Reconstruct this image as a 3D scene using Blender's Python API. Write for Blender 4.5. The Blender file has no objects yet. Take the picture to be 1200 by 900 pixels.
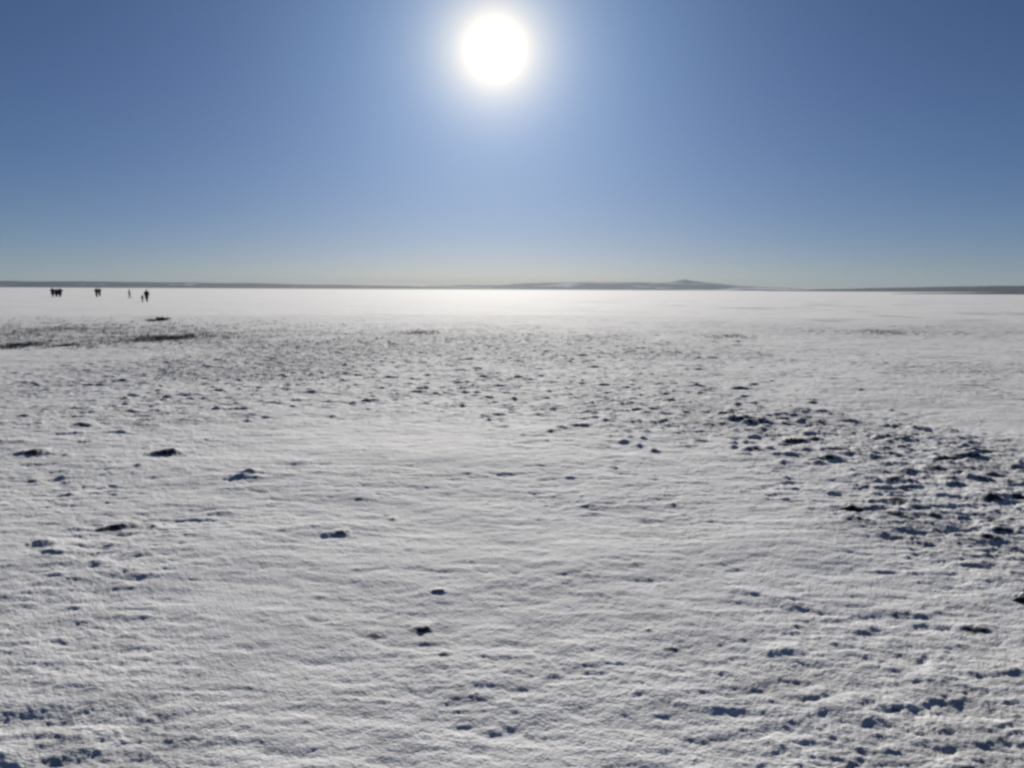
import bpy, math, random
import numpy as np
from mathutils import Vector, Matrix

R = math.radians
random.seed(7)
rng = np.random.default_rng(7)
sc = bpy.context.scene
C = sc.collection

# ------------------------------------------------------------------ camera
F, CX, CY = 1000.0, 600.0, 450.0          # focal length in pixels of a 1200 x 900 picture
H = 1.90
PITCH, ROLL = R(6.33), R(0.27)
fwd = Vector((0, math.cos(PITCH), -math.sin(PITCH)))
right0 = Vector((1, 0, 0))
up0 = right0.cross(fwd)
cr = right0 * math.cos(ROLL) + up0 * math.sin(ROLL)
cu = up0 * math.cos(ROLL) - right0 * math.sin(ROLL)
cam_data = bpy.data.cameras.new('camera')
cam = bpy.data.objects.new('camera', cam_data); C.objects.link(cam)
M3 = Matrix((cr, cu, -fwd)).transposed()
cam.matrix_world = Matrix.Translation((0, 0, H)) @ M3.to_4x4()
cam_data.sensor_width = 36.0
cam_data.lens = 36.0 * F / 1200.0
cam_data.clip_start = 0.05
cam_data.clip_end = 90000
sc.camera = cam

def ray(px, py):
    return (fwd + cr * ((px - CX) / F) - cu * ((py - CY) / F)).normalized()

def ground_at(px, py):
    d = ray(px, py)
    t = -H / d.z
    return Vector((d.x * t, d.y * t, 0))

# ------------------------------------------------------------------ tagging helpers
def tag(o, label=None, cat=None, group=None, kind=None):
    if label: o['label'] = label
    if cat: o['category'] = cat
    if group: o['group'] = group
    if kind: o['kind'] = kind
    return o

def empty(name, loc, rz=0.0):
    o = bpy.data.objects.new(name, None); C.objects.link(o)
    o.location = loc; o.rotation_euler = (0, 0, rz)
    o.empty_display_size = 0.2
    return o

def mesh_obj(name, verts, faces, mat, parent=None, smooth=True):
    me = bpy.data.meshes.new(name)
    me.from_pydata([tuple(v) for v in verts], [], [tuple(f) for f in faces])
    me.update()
    if smooth:
        me.polygons.foreach_set('use_smooth', [True] * len(me.polygons))
    me.materials.append(mat)
    o = bpy.data.objects.new(name, me); C.objects.link(o)
    if parent: o.parent = parent
    return o

def fast_mesh(name, V, Q, mat, smooth=True):
    """V (n,3) float array, Q (m,k) int array of faces all with k corners."""
    me = bpy.data.meshes.new(name)
    n, (m, k) = len(V), Q.shape
    me.vertices.add(n); me.vertices.foreach_set('co', V.astype(np.float32).ravel())
    me.loops.add(m * k); me.loops.foreach_set('vertex_index', Q.astype(np.int32).ravel())
    me.polygons.add(m)
    me.polygons.foreach_set('loop_start', np.arange(0, m * k, k, dtype=np.int32))
    me.polygons.foreach_set('loop_total', np.full(m, k, dtype=np.int32))
    me.update(calc_edges=True)
    if smooth:
        me.polygons.foreach_set('use_smooth', np.ones(m, dtype=bool))
    me.materials.append(mat)
    o = bpy.data.objects.new(name, me); C.objects.link(o)
    return o

# ------------------------------------------------------------------ numpy noise (world coordinates)
def hsh(ix, iy, seed):
    x = (ix.astype(np.int64) * 374761393 + iy.astype(np.int64) * 668265263 + seed * 982451653) & 0xFFFFFFFF
    x = ((x ^ (x >> 13)) * 1274126177) & 0xFFFFFFFF
    x = ((x ^ (x >> 16)) * 2246822519) & 0xFFFFFFFF
    return ((x ^ (x >> 15)) & 0xFFFFFF).astype(np.float64) / 0xFFFFFF

def gnoise(x, y, seed):
    ix, iy = np.floor(x), np.floor(y)
    fx, fy = x - ix, y - iy
    ux = fx * fx * fx * (fx * (fx * 6 - 15) + 10); uy = fy * fy * fy * (fy * (fy * 6 - 15) + 10)
    def g(a, b):
        t = hsh(ix + a, iy + b, seed) * (2 * math.pi)
        return np.cos(t) * (fx - a) + np.sin(t) * (fy - b)
    return ((g(0, 0) * (1 - ux) + g(1, 0) * ux) * (1 - uy) + (g(0, 1) * (1 - ux) + g(1, 1) * ux) * uy) * 1.5

def fbm(x, y, seed, octv=4, gain=0.5):
    s, a = 0, 1.0
    for k in range(octv):
        s = s + a * gnoise(x + 17.3 * k, y - 9.1 * k, seed + k)
        a *= gain
        x, y = 2.03 * (0.819 * x - 0.574 * y), 2.03 * (0.574 * x + 0.819 * y)
    return s

def sstep(a, b, x):
    t = np.clip((x - a) / (b - a), 0, 1)
    return t * t * (3 - 2 * t)

# ------------------------------------------------------------------ materials
def new_mat(name):
    m = bpy.data.materials.new(name); m.use_nodes = True
    nt = m.node_tree
    return m, nt, nt.nodes['Principled BSDF']

def plain_mat(name, col, rough=0.8, var=0.25, scale=30.0):
    m, nt, b = new_mat(name)
    tc = nt.nodes.new('ShaderNodeTexCoord')
    n = nt.nodes.new('ShaderNodeTexNoise'); n.inputs['Scale'].default_value = scale; n.inputs['Detail'].default_value = 4
    nt.links.new(tc.outputs['Object'], n.inputs['Vector'])
    r = nt.nodes.new('ShaderNodeValToRGB')
    r.color_ramp.elements[0].position = 0.3; r.color_ramp.elements[1].position = 0.7
    r.color_ramp.elements[0].color = (*[c * (1 - var) for c in col], 1)
    r.color_ramp.elements[1].color = (*[min(1, c * (1 + var)) for c in col], 1)
    nt.links.new(n.outputs['Fac'], r.inputs['Fac']); nt.links.new(r.outputs['Color'], b.inputs['Base Color'])
    b.inputs['Roughness'].default_value = rough
    b.inputs['Specular IOR Level'].default_value = 0.25
    return m

def ground_material():
    m, nt, b = new_mat('windblown_snow')
    L = nt.links.new
    at = nt.nodes.new('ShaderNodeAttribute'); at.attribute_name = 'bare_shade'  # soil showing through; on lumps and spots it also carries painted shade
    tc = nt.nodes.new('ShaderNodeTexCoord')
    n1 = nt.nodes.new('ShaderNodeTexNoise'); n1.inputs['Scale'].default_value = 1.3; n1.inputs['Detail'].default_value = 6
    L(tc.outputs['Object'], n1.inputs['Vector'])
    r1 = nt.nodes.new('ShaderNodeValToRGB')
    r1.color_ramp.elements[0].position = 0.3; r1.color_ramp.elements[1].position = 0.7
    r1.color_ramp.elements[0].color = (0.83, 0.83, 0.825, 1); r1.color_ramp.elements[1].color = (0.93, 0.925, 0.915, 1)
    L(n1.outputs['Fac'], r1.inputs['Fac'])
    n2 = nt.nodes.new('ShaderNodeTexNoise'); n2.inputs['Scale'].default_value = 45; n2.inputs['Detail'].default_value = 5
    L(tc.outputs['Object'], n2.inputs['Vector'])
    r2 = nt.nodes.new('ShaderNodeValToRGB')
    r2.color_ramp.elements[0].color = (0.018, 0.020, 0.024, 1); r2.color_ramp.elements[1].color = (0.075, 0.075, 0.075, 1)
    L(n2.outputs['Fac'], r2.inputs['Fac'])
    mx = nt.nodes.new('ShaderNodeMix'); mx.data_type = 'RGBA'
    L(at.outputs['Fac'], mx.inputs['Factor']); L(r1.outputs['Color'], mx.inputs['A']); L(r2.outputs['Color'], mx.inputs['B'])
    L(mx.outputs['Result'], b.inputs['Base Color'])
    b.inputs['Roughness'].default_value = 0.90
    b.inputs['Specular IOR Level'].default_value = 0.33
    bm = nt.nodes.new('ShaderNodeBump'); bm.inputs['Strength'].default_value = 0.8; bm.inputs['Distance'].default_value = 0.010
    n3 = nt.nodes.new('ShaderNodeTexNoise'); n3.inputs['Scale'].default_value = 60; n3.inputs['Detail'].default_value = 6
    L(tc.outputs['Object'], n3.inputs['Vector']); L(n3.outputs['Fac'], bm.inputs['Height'])
    L(bm.outputs['Normal'], b.inputs['Normal'])
    return m

# ------------------------------------------------------------------ relief of the white ground
def pxy(px, py):
    p = ground_at(px, py); return p.x, p.y

# patches of rougher ground: centre, radius across, radius in depth, amount
def blob(x, y, px, py, wpx, hpx, amt):
    c = ground_at(px, py)
    rx = wpx / F * c.y
    y0, y1 = ground_at(px, py + hpx).y, ground_at(px, py - hpx).y
    yc, ry = 0.5 * (y0 + y1), 0.5 * (y1 - y0)
    q = ((x - c.x) / rx) ** 2 + ((y - yc) / ry) ** 2
    return amt * np.exp(-q * 1.2)

def rough_map(x, y):
    """how much loose lumpy crust shows at a spot of the ground, 0..1"""
    n = 0.22 * fbm(x / 3.1, y / 4.5, 90, 3) + 0.16 * fbm(x / 0.9, y / 0.9, 95, 2)
    r = np.full_like(x, 0.17)
    for a in ((1090, 545, 160, 60, 1.3), (960, 508, 170, 26, .65), (1150, 640, 130, 60, .85), (845, 490, 85, 24, .95),
              (1110, 800, 230, 110, .62), (640, 462, 240, 26, .62), (720, 490, 130, 18, .5), (540, 410, 240, 28, .80), (300, 425, 190, 28, .75),
              (190, 395, 140, 12, .5), (40, 390, 120, 14, .4), (1030, 388, 230, 7, .65), (1140, 379, 120, 4, .7), (760, 420, 200, 22, .65),
              (90, 450, 160, 28, .45), (180, 480, 180, 30, .50), (40, 720, 130, 120, .38), (110, 860, 200, 70, .27),
              (650, 800, 160, 70, .22), (200, 530, 80, 18, .12), (990, 880, 240, 50, .35), (1180, 450, 160, 40, .3)):
        r = r + blob(x, y, *a)
    far = 1 - sstep(40, 66, y + 9 * gnoise(x / 6, y / 6, 97))
    return np.clip(r + n, 0, 1) * (0.03 + 0.97 * far)

def lumps(x, y, cell, seed, rmin, rmax, hmin, hmax, prob, wx, wy):
    """small crust lumps scattered on a jittered grid; soil colour on the side away from the sun paints its shade"""
    hgt = np.zeros_like(x); bare_shade = np.zeros_like(x)
    ix, iy = np.floor(x / cell), np.floor(y / cell)
    for a in (-1, 0, 1):
        for b in (-1, 0, 1):
            jx, jy = ix + a, iy + b
            cx = (jx + hsh(jx, jy, seed)) * cell; cy = (jy + hsh(jx, jy, seed + 1)) * cell
            k = hsh(jx, jy, seed + 2)
            pr = prob
            on = sstep(0.0, 0.25, pr - k)
            s = hsh(jx, jy, seed + 3) ** 1.8
            rad = rmin + (rmax - rmin) * s
            h = hmin + (hmax - hmin) * s * (0.5 + hsh(jx, jy, seed + 4))
            th = (hsh(jx, jy, seed + 5) - 0.5) * 1.2
            el = 1.3 + 1.5 * hsh(jx, jy, seed + 6) ** 1.5
            dx, dy = x + wx - cx, y + wy - cy
            u = (dx * np.cos(th) + dy * np.sin(th)) / (rad * el); v = (-dx * np.sin(th) + dy * np.cos(th)) / rad
            # gentle back, steep front
            v2 = np.where(v > 0, v * 0.6, v * 1.1)
            q = u * u + v2 * v2
            hh = on * h * np.exp(-q * 1.6)
            hgt = np.maximum(hgt, hh)
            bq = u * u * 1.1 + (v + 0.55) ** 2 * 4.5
            bare_shade = np.maximum(bare_shade, on * (0.35 + 0.65 * hsh(jx, jy, seed + 7)) * np.exp(-bq * 1.5) * sstep(0.25, 0.8, s + 0.35 * pr))
    return hgt, bare_shade

# single dark hollows and crusts: column, row, width and height in the picture, how strongly soil colour paints their shade
SPOTS = [(p, ground_at(p[0], p[1])) for p in (
    (40, 533, 44, 10, 1.0), (-8, 520, 40, 7, .8), (197, 532, 40, 9, .9), (162, 548, 13, 4, .8), (134, 618, 40, 9, 1.0), (181, 617, 16, 6, .6), (490, 727, 36, 11, 1.0),
    (515, 688, 20, 7, .7), (438, 735, 28, 7, .8), (520, 756, 18, 5, .7), (396, 625, 28, 6, .6), (460, 606, 16, 4, .6), (452, 602, 10, 3, .5),
    (1158, 631, 26, 8, .8), (1103, 540, 34, 8, .9), (1088, 552, 22, 7, .9), (1062, 566, 22, 6, .8), (1108, 565, 20, 7, .9), (1190, 586, 26, 7, .8),
    (782, 751, 20, 7, .9), (762, 733, 16, 5, .7), (1050, 824, 34, 7, .4), (960, 801, 40, 6, .3), (1020, 842, 38, 6, .35), (1140, 735, 44, 8, .6),
    (870, 495, 44, 8, .7), (890, 497, 30, 7, .7), (866, 456, 28, 6, .6), (930, 518, 30, 6, .8), (955, 517, 24, 6, .8), (975, 605, 14, 5, .7),
    (75, 882, 34, 8, .4), (820, 893, 40, 7, .4), (1130, 893, 60, 11, .5), (50, 638, 36, 8, .4), (65, 650, 44, 8, .3))]

def spots(x, y, wx, wy):
    hgt = np.zeros_like(x); bare_shade = np.zeros_like(x)
    for (px, py, w, h, b), c in SPOTS:
        rx = 0.5 * w / F * c.y; hh = (0.56 if py < 660 else 0.34) * h / F * c.y
        k = np.nonzero((np.abs(x - c.x) < rx * 3) & (np.abs(y - c.y) < rx * 3))[0]
        if not len(k): continue
        u = (x[k] + wx[k] * 1.1 * min(1, rx / .12) - c.x) / rx; v = (y[k] + wy[k] * 1.1 * min(1, rx / .12) - c.y) / (rx * 0.7)
        v2 = np.where(v > 0, v * 0.5, v * 1.3)
        hgt[k] = np.maximum(hgt[k], hh * np.exp(-(u * u * 1.5 + v2 * v2 * 2.0)))
        bare_shade[k] = np.maximum(bare_shade[k], b * np.exp(-(u * u * 1.1 + ((v + 0.45) * 1.7) ** 2) * 1.1))
    return hgt, bare_shade

def relief(x, y):
    d = np.hypot(x, y)
    rm = rough_map(x, y)
    wx = 0.06 * gnoise(x * 5, y * 5, 31) + 0.030 * gnoise(x * 19, y * 19, 32)
    wy = 0.06 * gnoise(x * 5 + 40, y * 5, 33) + 0.030 * gnoise(x * 19 + 40, y * 19, 34)
    near = 1 - sstep(60, 200, d)
    z0 = 0.05 * fbm(x / 7, y / 7, 1, 3) + 0.017 * fbm(x / 1.7, y / 1.3, 5, 2)
    z = np.zeros_like(x)
    rip = fbm(x * 1.6, y * 3.2, 9, 3, 0.55)
    z += (0.0060 + 0.008 * rm) * rip
    z += (0.0038 + 0.010 * rm) * fbm(x * 5 + wx * 6, y * 9, 14, 4, 0.6)
    calm = 0.70 + 0.30 * sstep(4.8, 9.5, d)
    # small wind-cut dents, each a few hand-widths across, and the grain of the crust
    dn = gnoise(x * 3.1 + wx * 5, y * 5.2 + wy * 5, 41) + 0.45 * gnoise(x * 7.3, y * 10.5, 42)
    dm = sstep(-0.5, 0.5, gnoise(x * 0.8, y * 0.8, 43) + 0.9 * rm)
    z -= (0.012 + 0.006 * rm) * dm * np.maximum(0, dn - 0.18) * 1.25
    z += (0.0017 + 0.0034 * rm) * fbm(x * 19, y * 24, 46, 3, 0.7)
    z = (z0 + calm * z) * near
    if d.min() > 90:
        h1 = h2 = b1 = b2 = np.zeros_like(x)
    else:
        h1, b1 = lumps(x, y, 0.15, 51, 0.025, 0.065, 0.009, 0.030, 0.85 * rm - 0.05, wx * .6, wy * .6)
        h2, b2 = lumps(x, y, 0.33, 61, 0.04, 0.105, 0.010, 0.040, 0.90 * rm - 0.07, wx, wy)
    soft = 0.27 + 0.73 * sstep(4.6, 9.0, d) * (1 - 0.58 * sstep(11, 24, d))
    z += soft * (h1 * (1 - sstep(48, 66, d)) + h2 * (1 - sstep(50, 80, d)))
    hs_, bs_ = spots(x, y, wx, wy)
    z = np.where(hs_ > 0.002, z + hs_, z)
    bare_shade = np.clip(np.maximum(np.maximum(b1 * 0.8, b2) * (0.35 + 0.65 * sstep(4, 8, d)) * (1 - 0.4 * sstep(13, 22, d)), bs_), 0, 1)
    thin = (0.14 + 0.10 * (1 - sstep(4.5, 8, d)) + 0.40 * rm) * sstep(0.05, 0.95, fbm(x * 3.1 + wx * 4, y * 3.1 + wy * 4, 111, 5, 0.68) + 0.7 * fbm(x * 0.45, y * 0.45, 131, 2) + 0.5 * rm) * (1 - sstep(45, 62, d))
    tex = 0.5 + 0.9 * fbm(x * 23, y * 23, 77, 2)
    bare_shade = np.maximum(sstep(0.16, 0.62, bare_shade * (0.45 + 0.6 * tex + 0.5 * rm)), 0.50 * thin)
    # very faint long drifts out on the plain
    far = sstep(40, 90, d) * (1 - sstep(900, 3000, d))
    z += far * 0.10 * fbm(x / 24, y / 16, 21, 4)
    # wind-scoured streaks far out
    st = sstep(0.25, 0.65, fbm(x / 9, y / 14, 25, 3)) * sstep(40, 60, d) * (1 - sstep(90, 260, d)) * sstep(-5, 25, x) * 0.35
    bare_shade = np.maximum(bare_shade * (1 - sstep(60, 80, d)), st)
    return z, bare_shade

def build_ground():
    rows = [0.6]
    while rows[-1] < 62:
        d = rows[-1]
        rows.append(d + (0.10 if d < 2.4 else min(0.0034 * d if d < 9 else 0.0045 * d, 0.060)))
    step = 0.07
    while rows[-1] < 32000:
        step = min(step * 1.06, 0.05 * rows[-1])
        rows.append(rows[-1] + step)
    rr = np.array(rows)
    fan = R(50)
    fine = np.linspace(-fan, fan, 1400)
    coarse = np.linspace(fan, 2 * math.pi - fan, 72)[1:-1]
    th = np.concatenate([fine, coarse])
    nt_, nr = len(th), len(rr)
    A, D = np.meshgrid(th, rr)
    X = (np.sin(A) * D).ravel(); Y = (np.cos(A) * D).ravel()
    Z = np.zeros_like(X); B = np.zeros_like(X)
    for s in range(0, len(X), 200000):
        e = s + 200000
        Z[s:e], B[s:e] = relief(X[s:e], Y[s:e])
    i = np.arange(nr - 1)[:, None] * nt_; j = np.arange(nt_)[None, :]; j2 = (j + 1) % nt_
    Q = np.stack([i + j, i + nt_ + j, i + nt_ + j2, i + j2], -1).reshape(-1, 4)[:, ::-1]
    # flat plug under the camera's own feet closes the inner ring
    V = np.stack([X, Y, Z], 1)
    V[:nt_, 2] = 0.0
    o = fast_mesh('ground', V, Q, ground_material())
    if o.data.polygons[0].normal.z < 0:
        o.data.flip_normals()
    at = o.data.attributes.new('bare_shade', 'FLOAT', 'POINT')
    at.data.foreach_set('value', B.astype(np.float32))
    o['kind'] = 'structure'
    return o

ground = build_ground()

def gz(x, y):
    z, b = relief(np.array([x], float), np.array([y], float)); return float(z[0])

# ------------------------------------------------------------------ far shore: hills
def hill_material(name, earth, snow_amt, scale):
    m, nt, b = new_mat(name)
    L = nt.links.new
    tc = nt.nodes.new('ShaderNodeTexCoord')
    mp = nt.nodes.new('ShaderNodeMapping'); mp.inputs['Scale'].default_value = (1, 1, 6)
    L(tc.outputs['Object'], mp.inputs['Vector'])
    n = nt.nodes.new('ShaderNodeTexNoise'); n.inputs['Scale'].default_value = scale; n.inputs['Detail'].default_value = 7
    L(mp.outputs['Vector'], n.inputs['Vector'])
    r = nt.nodes.new('ShaderNodeValToRGB')
    r.color_ramp.elements[0].position = 0.62 - snow_amt; r.color_ramp.elements[1].position = 0.72 - snow_amt
    r.color_ramp.elements[0].color = (*earth, 1); r.color_ramp.elements[1].color = (0.75, 0.75, 0.74, 1)
    L(n.outputs['Fac'], r.inputs['Fac']); L(r.outputs['Color'], b.inputs['Base Color'])
    b.inputs['Roughness'].default_value = 0.95
    b.inputs['Specular IOR Level'].default_value = 0.1
    return m

def hor_y(px):                                # where the true horizon lies in the picture at column px
    return CY + F * (-math.tan(PITCH)) + (px - CX) * math.tan(ROLL)

def hill_range(name, prof, dist, depth, mat, seed, rough=0.12, nx=420, ny=26, label=None):
    """a land mass standing on the plain: skyline given as (column, row) pairs, then raised at its own distance with its own depth"""
    pxs = np.array([p[0] for p in prof], float); pys = np.array([p[1] for p in prof], float)
    px = np.linspace(pxs[0], pxs[-1], nx)
    top = np.interp(px, pxs, pys)
    base = np.array([hor_y(p) for p in px])
    az = np.arctan((px - CX) / (F / math.cos(PITCH)))
    hgt = np.maximum((base - top) / F * dist * math.cos(PITCH) + H, 0)
    v = np.linspace(-1, 1, ny)
    prf = np.cos(v * math.pi / 2) ** 1.3
    AZ, VV = np.meshgrid(az, v)
    Hh = np.tile(hgt, (ny, 1))
    Dd = dist / np.cos(AZ) + VV * depth * 0.5
    X = np.sin(AZ) * Dd; Y = np.cos(AZ) * Dd
    n = fbm(X / (depth * 0.35), Y / (depth * 0.35), seed, 5, 0.55)
    Z = Hh * np.tile(prf[:, None], (1, nx)) * (1 + rough * n) - 1.0
    V = np.stack([X.ravel(), Y.ravel(), Z.ravel()], 1)
    i = np.arange(ny - 1)[:, None] * nx; j = np.arange(nx - 1)[None, :]
    Q = np.stack([i + j, i + j + 1, i + nx + j + 1, i + nx + j], -1).reshape(-1, 4)
    o = fast_mesh(name, V, Q, mat)
    o['kind'] = 'structure'
    return o

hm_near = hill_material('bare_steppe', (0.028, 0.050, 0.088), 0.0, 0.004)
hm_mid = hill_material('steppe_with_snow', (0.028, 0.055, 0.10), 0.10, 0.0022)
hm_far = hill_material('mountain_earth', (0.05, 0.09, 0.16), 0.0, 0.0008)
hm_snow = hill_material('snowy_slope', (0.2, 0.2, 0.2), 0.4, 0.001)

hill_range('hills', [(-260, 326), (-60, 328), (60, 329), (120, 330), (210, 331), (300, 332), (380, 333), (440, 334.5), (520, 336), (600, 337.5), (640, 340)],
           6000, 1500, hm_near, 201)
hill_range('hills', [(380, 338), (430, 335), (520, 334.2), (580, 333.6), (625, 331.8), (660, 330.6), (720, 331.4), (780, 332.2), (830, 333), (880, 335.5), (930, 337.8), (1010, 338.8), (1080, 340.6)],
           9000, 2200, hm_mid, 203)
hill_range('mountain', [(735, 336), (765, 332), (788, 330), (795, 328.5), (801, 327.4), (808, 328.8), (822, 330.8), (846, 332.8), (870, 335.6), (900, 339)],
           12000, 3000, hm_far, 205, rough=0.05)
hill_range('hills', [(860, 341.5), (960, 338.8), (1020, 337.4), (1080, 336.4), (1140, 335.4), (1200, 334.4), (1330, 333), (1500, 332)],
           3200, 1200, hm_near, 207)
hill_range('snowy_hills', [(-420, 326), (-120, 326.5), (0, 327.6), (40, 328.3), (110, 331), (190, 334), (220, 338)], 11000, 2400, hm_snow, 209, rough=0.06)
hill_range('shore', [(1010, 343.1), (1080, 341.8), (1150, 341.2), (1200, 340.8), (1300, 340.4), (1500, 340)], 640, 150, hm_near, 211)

# ------------------------------------------------------------------ dry stubble and grass (uncountable)
def build_grass():
    spots = []
    def scatter(n, px0, px1, py0, py1, h0, h1, keep=None):
        for _ in range(n):
            px, py = random.uniform(px0, px1), random.uniform(py0, py1)
            p = ground_at(px, py)
            spots.append((p.x, p.y, random.uniform(h0, h1)))
    def strip(n, px, py, wpx, spread, h0, h1):
        for _ in range(n):
            t = random.gauss(0, 0.42)
            c = ground_at(px + wpx * t, py)
            spots.append((c.x, c.y + random.gauss(0, spread), random.uniform(h0, h1) * max(0.35, 1 - 0.5 * t * t)))
    strip(650, 192, 397, 62, 1.5, 0.05, 0.15)
    strip(260, 18, 405, 34, 0.6, 0.05, 0.11)
    strip(110, 77, 404.5, 14, 0.5, 0.04, 0.09)
    strip(200, 490, 390, 38, 0.9, 0.04, 0.09)
    strip(140, 850, 394, 50, 0.9, 0.04, 0.09)
    strip(160, 1040, 390, 60, 1.0, 0.04, 0.10)
    for _ in range(5200):                     # the wide thin band thins out towards the right and towards its two edges
        px = random.triangular(-90, 470, 60)
        py = random.triangular(371, 412, 386)
        p = ground_at(px, py)
        if 0.5 + 0.9 * float(gnoise(np.array([p.x / 2.2]), np.array([p.y / 2.2]), 71)[0]) < random.random() * 0.9: continue
        spots.append((p.x, p.y, random.uniform(0.03, 0.11)))
    scatter(450, 330, 640, 392, 430, 0.02, 0.05)
    scatter(500, 180, 440, 400, 445, 0.02, 0.05)
    P = np.array(spots)
    z, _ = relief(P[:, 0], P[:, 1])
    V, Q = [], []
    for (x, y, h), zz in zip(spots, z):
        for _ in range(6):
            a = random.uniform(0, 2 * math.pi); w = random.uniform(0.003, 0.007)
            bx, by = x + random.gauss(0, 0.06), y + random.gauss(0, 0.06)
            hh = h * random.uniform(0.5, 1.15); ln = random.gauss(0.25, 0.35) * hh; l2 = random.gauss(0, 0.35) * hh
            ca, sa = math.cos(a) * w, math.sin(a) * w
            b = len(V)
            V += [(bx - ca, by - sa, zz - 0.02), (bx + ca, by + sa, zz - 0.02),
                  (bx + ca * .7 + ln * .35, by + sa * .7 + l2 * .35, zz + hh * .6), (bx - ca * .7 + ln * .35, by - sa * .7 + l2 * .35, zz + hh * .6)]
            V += [(bx + ln, by + l2, zz + hh)]
            Q += [(b, b + 1, b + 2), (b, b + 2, b + 3), (b + 3, b + 2, b + 4)]
    o = fast_mesh('grass', np.array(V), np.array(Q), plain_mat('dead_grass', (0.10, 0.098, 0.092), 0.9, 0.4, 3.0), smooth=False)
    tag(o, 'dark dead grass stubble poking out of the white ground in a wide band', 'grass', kind='stuff')
build_grass()

# ------------------------------------------------------------------ dark clods and the brush heap
clod_mat = plain_mat('frozen_mud', (0.026, 0.030, 0.040), 0.75, 0.5, 25.0)
moss_mat = plain_mat('dark_green_clod', (0.018, 0.030, 0.026), 0.8, 0.5, 25.0)
brown_mat = plain_mat('brown_clod', (0.05, 0.038, 0.025), 0.85, 0.5, 25.0)
snow_cap_mat = plain_mat('snow_dusting', (0.8, 0.8, 0.79), 0.6, 0.04, 12.0)

def clod_mesh(w, d, h, seed, n=30, m=14, lift=0.0):
    """rough lump: polar dome with noisy outline and surface"""
    V, Q = [], []
    for i in range(m + 1):
        t = i / m
        for k in range(n):
            a = 2 * math.pi * k / n
            ca, sa = math.cos(a), math.sin(a)
            o = float(fbm(np.array([ca * 1.3 + seed]), np.array([sa * 1.3 - seed]), 300 + seed, 3)[0])
            rr = 1 + 0.45 * o
            prof = math.cos(t * math.pi / 2)
            x, y = ca * t * rr * w / 2, sa * t * rr * d / 2
            s = float(fbm(np.array([x * 16 + seed * 3]), np.array([y * 16]), 320 + seed, 3)[0])
            V.append((x, y, lift + h * (prof ** 0.9) * (1 + 0.35 * s) * (1 - 0.55 * abs(2 * x / w)) - 0.012))
    for i in range(m):
        for k in range(n):
            k2 = (k + 1) % n
            Q.append((i * n + k, (i + 1) * n + k, (i + 1) * n + k2, i * n + k2))
    return V, Q

def clod(px, py, wpx, hpx, label, mat, seed, rz=0.0):
    c = ground_at(px, py)
    w = 1.25 * wpx / F * c.y; h = hpx / F * c.y
    o = empty('clod', (c.x, c.y, gz(c.x, c.y)), rz)
    tag(o, label, 'clod', 'dark clods showing through the white ground')
    V, Q = clod_mesh(w, w * 0.55, h * 0.95, seed)
    mesh_obj('lump', V, Q, mat, o)
    # thin drift of snow lying over the far side of the lump
    V, Q = clod_mesh(w * 0.95, w * 0.5, h * 0.8, seed + 40)
    V = [(x, y + w * 0.24, z) for x, y, z in V]
    mesh_obj('snow_cap', V, Q, snow_cap_mat, o)
    return o

clod(999, 600, 26, 6, 'dark green slab shaped clod in the lumpy snow on the right', moss_mat, 11, -.15)
clod(1203, 703, 32, 10, 'brown earthy clod cut off by the right edge', brown_mat, 12, -.2)

def brush_heap():
    c = ground_at(185, 376)
    o = empty('brush_heap', (c.x, c.y, gz(c.x, c.y)))
    tag(o, 'low dark green brush heap with a taller hump at its right end, on open snow', 'heap')
    k = 0.86 * c.y / F
    for i, (dx, w, h) in enumerate(((-7.5, 8, 3.0), (-1, 10, 1.9), (6.5, 9, 5.2))):
        V, Q = clod_mesh(w * k * 1.3, w * k * .9, h * k, 60 + i)
        V = [(x + dx * k, y, z) for x, y, z in V]
        mesh_obj('mound', V, Q, moss_mat, o)
    V, Q = [], []
    for _ in range(420):
        x = random.uniform(-11, 10.5) * k
        hmx = (3.2 if x < -4 * k else 2.4 if x < 3 * k else 6.2) * k
        y = random.gauss(0, .12); hh = hmx * random.uniform(.5, 1.05)
        lx, ly = random.gauss(0, .1), random.gauss(0, .1); w = .006
        b = len(V)
        V += [(x - w, y, -.02), (x + w, y, -.02), (x + lx + w * .4, y + ly, hh * .8), (x + lx * 1.5, y + ly * 1.5, hh)]
        Q += [(b, b + 1, b + 2), (b, b + 2, b + 3)]
    mesh_obj('twigs', V, Q, plain_mat('dark_twigs', (0.03, 0.035, 0.028), .9), o, smooth=False)
brush_heap()

# ------------------------------------------------------------------ people
def skin_mesh(name, verts, edges, radii, mat, parent, root=0, sub=2):
    me = bpy.data.meshes.new(name + '_cage'); me.from_pydata(verts, edges, [])
    o = bpy.data.objects.new(name + '_cage', me); C.objects.link(o)
    md = o.modifiers.new('skin', 'SKIN'); md.use_smooth_shade = True; md.branch_smoothing = 0.6
    if not me.skin_vertices: me.skin_vertices.new()
    for i, r in enumerate(radii):
        d = me.skin_vertices[0].data[i]
        d.radius = r if isinstance(r, tuple) else (r, r)
        d.use_root = (i == root)
    sb = o.modifiers.new('sub', 'SUBSURF'); sb.levels = sub; sb.render_levels = sub
    dg = bpy.context.evaluated_depsgraph_get()
    res = bpy.data.meshes.new_from_object(o.evaluated_get(dg))
    bpy.data.objects.remove(o); bpy.data.meshes.remove(me)
    res.name = name
    res.polygons.foreach_set('use_smooth', [True] * len(res.polygons))
    res.materials.clear(); res.materials.append(mat)
    r = bpy.data.objects.new(name, res); C.objects.link(r); r.parent = parent
    return r

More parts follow.
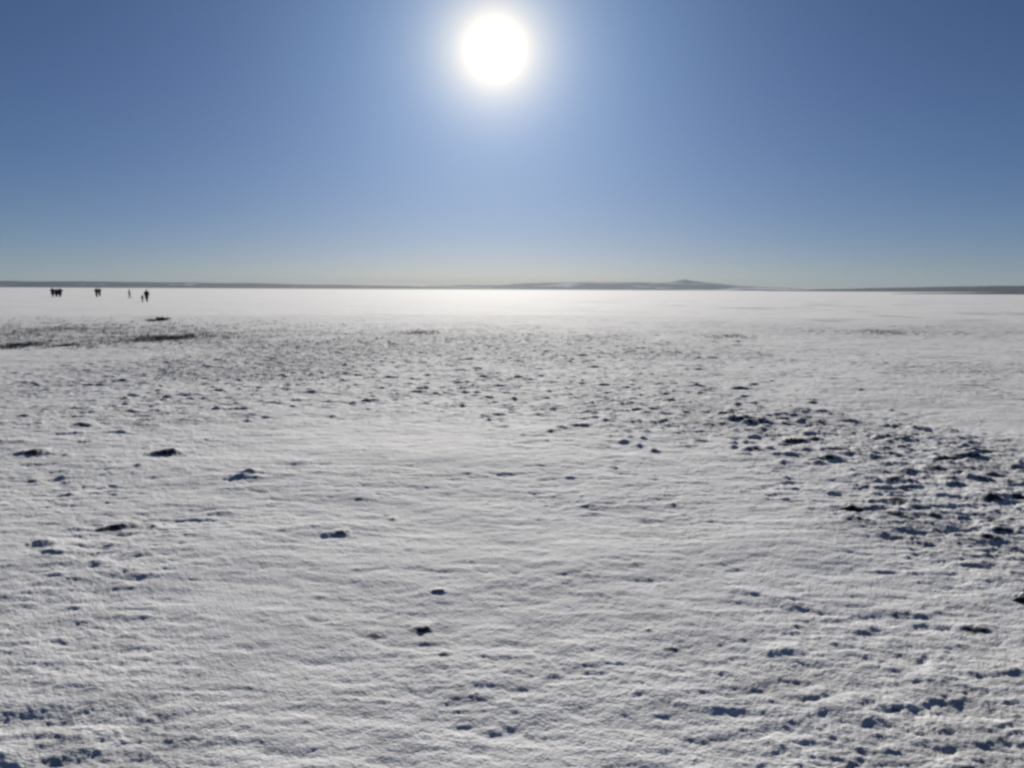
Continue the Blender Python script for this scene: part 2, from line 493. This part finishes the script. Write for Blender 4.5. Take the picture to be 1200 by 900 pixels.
skin_mat = plain_mat('skin', (0.42, 0.27, 0.2), 0.6, 0.1)
def person(px, py, hpx, facing, coat_col, leg_col, hat_col, label, group=None, bulk=1.0, arms='down', stride=0.10, long_coat=False, child=False):
    c = ground_at(px, py)
    hgt = hpx / F * math.hypot(c.x, c.y)
    s = hgt / 1.72
    o = empty('person', (c.x, c.y, gz(c.x, c.y)), facing)
    o.scale = (s, s, s)
    tag(o, label, 'person', group)
    hs = 1.22 if child else 1.0
    B = bulk
    # joints (figure faces -Y, metres for a 1.72 m adult)
    J = {'pelvis': (0, 0, .93), 'waist': (0, .01, 1.08), 'chest': (0, .01, 1.28), 'neckb': (0, .01, 1.43), 'neck': (0, 0, 1.49), 'head': (0, -.005, 1.585), 'top': (0, .01, 1.665)}
    E = [('pelvis', 'waist'), ('waist', 'chest'), ('chest', 'neckb'), ('neckb', 'neck'), ('neck', 'head'), ('head', 'top')]
    Rd = {'pelvis': (.15, .11), 'waist': (.135, .10), 'chest': (.155, .115), 'neckb': (.09, .075), 'neck': .052, 'head': (.088 * hs, .106 * hs), 'top': (.072 * hs, .086 * hs)}
    for sd, nm in ((-1, 'r'), (1, 'l')):
        f = stride * sd
        J['hip' + nm] = (.09 * sd, 0, .88); J['knee' + nm] = (.10 * sd, -f * .5 - .02, .49); J['ank' + nm] = (.105 * sd, -f * .9, .08); J['toe' + nm] = (.12 * sd, -f * .9 - .15, .035)
        E += [('pelvis', 'hip' + nm), ('hip' + nm, 'knee' + nm), ('knee' + nm, 'ank' + nm), ('ank' + nm, 'toe' + nm)]
        Rd.update({'hip' + nm: .088, 'knee' + nm: .056, 'ank' + nm: .04, 'toe' + nm: .035})
        if arms == 'down':
            el, wr, hd = (.25 * sd, .03 + f * .2, 1.13), (.27 * sd, -.04 + f * .6, .90), (.27 * sd, -.06 + f * .6, .81)
        elif arms == 'pockets':
            el, wr, hd = (.31 * sd, .08, 1.14), (.22 * sd, -.08, .97), (.17 * sd, -.12, .91)
        elif arms == 'low_hold':                                     # one arm reaches down and aside, to a child's hand
            el, wr, hd = ((.25 * sd, .03, 1.13), (.30 * sd, -.04, .90), (.33 * sd, -.06, .81))
        else:                                                        # forearms folded in front
            el, wr, hd = (.27 * sd, .0, 1.14), (.10 * sd, -.19, 1.14), (.02 * sd, -.21, 1.16)
        if arms in ('down', 'low_hold'):
            g = .55 + .45 * B
            wr = (wr[0] * g, wr[1], wr[2]); hd = (hd[0] * g, hd[1], hd[2])
        else:
            wr = (wr[0], wr[1] - .04 * B, wr[2]); hd = (hd[0], hd[1] - .04 * B, hd[2])
        J['sho' + nm] = (.185 * sd, .01, 1.38); J['elb' + nm] = el; J['wri' + nm] = wr
        d = Vector(hd) - Vector(wr); d.normalize(); side = Vector((0, -1, 0)) if abs(d.y) < .7 else Vector((0, 0, 1))
        w = Vector(wr); palm = w + d * .07
        J['palm' + nm] = tuple(palm)
        E += [('chest', 'sho' + nm), ('sho' + nm, 'elb' + nm), ('elb' + nm, 'wri' + nm), ('wri' + nm, 'palm' + nm)]
        Rd.update({'sho' + nm: .065, 'elb' + nm: .045, 'wri' + nm: .028, 'palm' + nm: .030})
        curl = Vector((-sd, 0, 0))
        for q, (off, ln) in enumerate(((.030, .072), (.010, .082), (-.010, .076), (-.030, .060))):
            a = palm + side * off + d * .035; b = a + d * ln * .5 + curl * .012; e = b + d * ln * .4 + curl * .03
            J[f'f{q}a' + nm], J[f'f{q}b' + nm] = tuple(b), tuple(e)
            E += [('palm' + nm, f'f{q}a' + nm), (f'f{q}a' + nm, f'f{q}b' + nm)]
            Rd.update({f'f{q}a' + nm: .010, f'f{q}b' + nm: .008})
        tb = w + d * .03 + side * .045; te = tb + d * .05 + side * .012 + curl * .015
        J['th' + nm], J['tt' + nm] = tuple(tb), tuple(te)
        E += [('wri' + nm, 'th' + nm), ('th' + nm, 'tt' + nm)]
        Rd.update({'th' + nm: .013, 'tt' + nm: .009})
    def grow(name, keys, edges, rad, mat, parent=o, root=None):
        idx = {k: i for i, k in enumerate(keys)}
        return skin_mesh(name, [J[k] for k in keys], [(idx[a], idx[b]) for a, b in edges if a in idx and b in idx], [rad[k] for k in keys], mat, parent, idx.get(root, 0))
    keys = list(J)
    body = grow('body', keys, E, Rd, skin_mat, root='pelvis')
    # nose and ears belong to the body's own mesh: pull a few vertices
    for v in body.data.vertices:
        x, y, z = v.co
        if abs(x) < .018 and y < -.07 and abs(z - 1.575) < .022: v.co.y -= .022
        if abs(z - 1.585) < .028 and abs(abs(x) - .088 * hs) < .014 and abs(y) < .02: v.co.x *= 1.16
    # coat: the trunk and two sleeves
    J['hem'] = (0, .005, .36 if long_coat else .78)
    J['hem2'] = (0, .005, .70 if long_coat else .88)
    J['yoke'] = (0, .012, 1.385); J['collar'] = (0, .008, 1.475)
    ck = ['hem', 'hem2', 'waist', 'chest', 'yoke', 'collar']
    ce = list(zip(ck[:-1], ck[1:]))
    CR = {'hem': (.20 * B, .155 * B), 'hem2': (.19 * B, .15 * B), 'waist': (.18 * B, .14 * B), 'chest': (.185 * B, .145 * B), 'yoke': (.15 * B, .12 * B), 'collar': (.09, .09)}
    cm = plain_mat('coat_cloth', coat_col, .85, .2)
    grow('coat', ck, ce, CR, cm, root='waist')
    for nm in 'rl':
        sd = -1 if nm == 'r' else 1
        J['s0' + nm] = (.07 * sd, .012, 1.40); J['ss' + nm] = (.185 * sd * (.4 + .6 * B), .012, 1.345); e = J['elb' + nm]; J['se' + nm] = (e[0] * (.55 + .45 * B), e[1], e[2])
        wv = J['wri' + nm]; J['sw' + nm] = (wv[0], wv[1], wv[2])
        grow('sleeve', ['s0' + nm, 'ss' + nm, 'se' + nm, 'sw' + nm], [('s0' + nm, 'ss' + nm), ('ss' + nm, 'se' + nm), ('se' + nm, 'sw' + nm)],
             {'s0' + nm: .095, 'ss' + nm: .092 * (.5 + .5 * B), 'se' + nm: .075 * (.5 + .5 * B), 'sw' + nm: .055}, cm)
    TR = {'pelvis': (.155, .12)}
    for nm in 'rl': TR.update({'hip' + nm: .104 * (B * .5 + .5), 'knee' + nm: .082 * (B * .4 + .6), 'ank' + nm: .066 * (B * .4 + .6)})
    grow('trousers', ['pelvis', 'hipr', 'kneer', 'ankr', 'hipl', 'kneel', 'ankl'], E, TR, plain_mat('trouser_cloth', leg_col, .9, .2), root='pelvis')
    for nm in 'rl':
        J['heel' + nm] = (J['ank' + nm][0], J['ank' + nm][1] + .05, .05); J['sole' + nm] = (J['ank' + nm][0], J['ank' + nm][1], .05)
        J['toe2' + nm] = (J['toe' + nm][0], J['toe' + nm][1] - .02, .045)
        grow('shoe', ['heel' + nm, 'sole' + nm, 'toe2' + nm], [('heel' + nm, 'sole' + nm), ('sole' + nm, 'toe2' + nm)],
             {'heel' + nm: .05, 'sole' + nm: .058, 'toe2' + nm: .042}, plain_mat('boot', (.02, .02, .02), .6))
    # knitted hat or hood over the hair
    J['h1'] = (0, .026, 1.585); J['h2'] = (0, .03, 1.665); J['h3'] = (0, .03, 1.705)
    grow('hat', ['h1', 'h2', 'h3'], [('h1', 'h2'), ('h2', 'h3')], {'h1': (.104 * hs, .116 * hs), 'h2': (.098 * hs, .110 * hs), 'h3': (.055, .06)}, plain_mat('hat_wool', hat_col, .95, .2))
    return o

G1, G2 = 'people standing together in a trio', 'people standing together as a pair'
person(62.0, 348.6, 10.0, R(160), (.010, .022, .016), (.012, .020, .016), (.01, .015, .012), 'person in a black green coat, leftmost of the close trio', G1, 1.8, 'pockets', long_coat=True)
person(66.3, 348.3, 9.2, R(20), (.008, .010, .012), (.008, .009, .010), (.01, .01, .01), 'person in a black coat, middle of the close trio', G1, 1.8, 'folded', long_coat=True)
person(70.5, 348.4, 9.8, R(-150), (.014, .014, .040), (.012, .012, .025), (.015, .015, .02), 'person in a dark navy coat, rightmost of the close trio', G1, 1.8, 'pockets', long_coat=True)
person(113.4, 348.5, 10.4, R(170), (.010, .014, .015), (.010, .012, .014), (.012, .012, .013), 'person in a black coat, taller and on the left of the pair', G2, 1.3, 'pockets', long_coat=True)
person(116.9, 347.8, 9.2, R(200), (.02, .032, .036), (.02, .026, .03), (.02, .022, .024), 'person in a dark teal coat, shorter and on the right of the pair', G2, 1.3, 'folded', long_coat=True)
person(151.9, 349.6, 9.8, R(80), (.34, .32, .31), (.28, .27, .26), (.2, .2, .2), 'slim person in grey clothes standing alone', None, .95, 'down', .16)
person(167.0, 353.8, 8.0, R(185), (.34, .38, .34), (.26, .28, .26), (.28, .3, .27), 'small child in pale grey green beside a tall person in black', None, 1.05, 'down', .12, child=True)
person(172.2, 353.6, 13.6, R(175), (.012, .013, .016), (.010, .011, .013), (.015, .014, .014), 'tall person in a black coat beside a small child', None, 1.3, 'low_hold', .14, long_coat=True)

# ------------------------------------------------------------------ light, sky, air
sun_dir = ray(580, 58)
elev = math.asin(sun_dir.z); azim = math.atan2(sun_dir.x, sun_dir.y)
sl = bpy.data.lights.new('sun', 'SUN'); sl.energy = 5.0; sl.angle = R(0.55); sl.color = (1.0, 0.95, 0.87)
so = bpy.data.objects.new('sun', sl); C.objects.link(so)
so.rotation_euler = Vector(sun_dir).to_track_quat('Z', 'Y').to_euler()

w = bpy.data.worlds.new('World'); sc.world = w; w.use_nodes = True
nt = w.node_tree; L = nt.links.new
bg = nt.nodes['Background']
sky = nt.nodes.new('ShaderNodeTexSky'); sky.sky_type = 'NISHITA'; sky.sun_disc = False
sky.sun_elevation = elev; sky.sun_rotation = azim
sky.altitude = 900; sky.air_density = 0.44; sky.dust_density = 0.20; sky.ozone_density = 3.6
# the sun's own overexposed disc and its aureole in the air, by angle from the sun
geo = nt.nodes.new('ShaderNodeTexCoord')
dot = nt.nodes.new('ShaderNodeVectorMath'); dot.operation = 'DOT_PRODUCT'
dot.inputs[1].default_value = sun_dir
nrm = nt.nodes.new('ShaderNodeVectorMath'); nrm.operation = 'NORMALIZE'
L(geo.outputs['Generated'], nrm.inputs[0]); L(nrm.outputs['Vector'], dot.inputs[0])
ac = nt.nodes.new('ShaderNodeMath'); ac.operation = 'ARCCOSINE'; L(dot.outputs['Value'], ac.inputs[0])
def mnode(op, a, b=None):
    n = nt.nodes.new('ShaderNodeMath'); n.operation = op
    for i, v in enumerate((a, b)):
        if v is None: continue
        if isinstance(v, (int, float)): n.inputs[i].default_value = v
        else: L(v, n.inputs[i])
    return n.outputs[0]
def gauss(sig, amp):
    q = mnode('DIVIDE', ac.outputs[0], R(sig))
    return mnode('MULTIPLY', mnode('EXPONENT', mnode('MULTIPLY', mnode('POWER', q, 2.0), -1.0)), amp)
def expo(sig, amp):
    return mnode('MULTIPLY', mnode('EXPONENT', mnode('MULTIPLY', mnode('DIVIDE', ac.outputs[0], R(sig)), -1.0)), amp)
def term(val, col):
    n = nt.nodes.new('ShaderNodeVectorMath'); n.operation = 'SCALE'; n.inputs[0].default_value = col
    L(val, n.inputs['Scale']); return n.outputs['Vector']
def vadd(a, b):
    n = nt.nodes.new('ShaderNodeVectorMath'); n.operation = 'ADD'; L(a, n.inputs[0]); L(b, n.inputs[1]); return n.outputs['Vector']
tot = vadd(sky.outputs['Color'], term(expo(7.5, 1.0), (3.8, 7.0, 8.6)))
tot = vadd(tot, term(expo(1.75, 1.0), (47.0, 33.0, 12.0)))
tot = vadd(tot, term(gauss(0.9, 1.0), (70.0, 70.0, 66.0)))
tot = vadd(tot, term(expo(16.0, 1.0), (0.0, 0.2, 2.2)))
# the dust low in the air yellows and dims the sky close to the horizon
sp = nt.nodes.new('ShaderNodeSeparateXYZ'); L(nrm.outputs['Vector'], sp.inputs[0])
low = mnode('EXPONENT', mnode('MULTIPLY', mnode('MAXIMUM', sp.outputs['Z'], 0.0), -9.0))
tint = nt.nodes.new('ShaderNodeMix'); tint.data_type = 'RGBA'; L(low, tint.inputs['Factor'])
tint.inputs['A'].default_value = (0.97, 1.0, 1.02, 1); tint.inputs['B'].default_value = (0.93, 0.74, 0.55, 1)
mul = nt.nodes.new('ShaderNodeVectorMath'); mul.operation = 'MULTIPLY'
L(tot, mul.inputs[0]); L(tint.outputs['Result'], mul.inputs[1]); tot = mul.outputs['Vector']
L(tot, bg.inputs['Color'])
bg.inputs['Strength'].default_value = 0.05

def build_haze():
    me = bpy.data.meshes.new('haze')
    x, y0, y1, z0, z1 = 24000, -3000, 24000, -2.5, 215
    v = [(sx, sy, sz) for sz in (z0, z1) for sy in (y0, y1) for sx in (-x, x)]
    f = [(0, 2, 3, 1), (4, 5, 7, 6), (0, 1, 5, 4), (2, 6, 7, 3), (0, 4, 6, 2), (1, 3, 7, 5)]
    me.from_pydata(v, [], f); me.update()
    o = bpy.data.objects.new('haze', me); C.objects.link(o)
    m = bpy.data.materials.new('haze'); m.use_nodes = True
    n = m.node_tree; n.nodes.remove(n.nodes['Principled BSDF'])
    pv = n.nodes.new('ShaderNodeVolumePrincipled')
    pv.inputs['Color'].default_value = (0.66, 0.85, 1.0, 1)
    pv.inputs['Density'].default_value = HAZE
    pv.inputs['Anisotropy'].default_value = 0.0
    n.links.new(pv.outputs['Volume'], n.nodes['Material Output'].inputs['Volume'])
    me.materials.append(m)
    o['kind'] = 'stuff'
HAZE = 4e-5
build_haze()

# ------------------------------------------------------------------ render settings
sc.render.engine = 'CYCLES'
sc.view_settings.view_transform = 'Standard'
sc.view_settings.look = 'None'
sc.view_settings.gamma = 1.0
sc.view_settings.exposure = 0.0
sc.cycles.max_bounces = 5
sc.cycles.diffuse_bounces = 3
sc.cycles.volume_bounces = 0
sc.cycles.use_denoising = True
sc.cycles.filter_width = 2.8
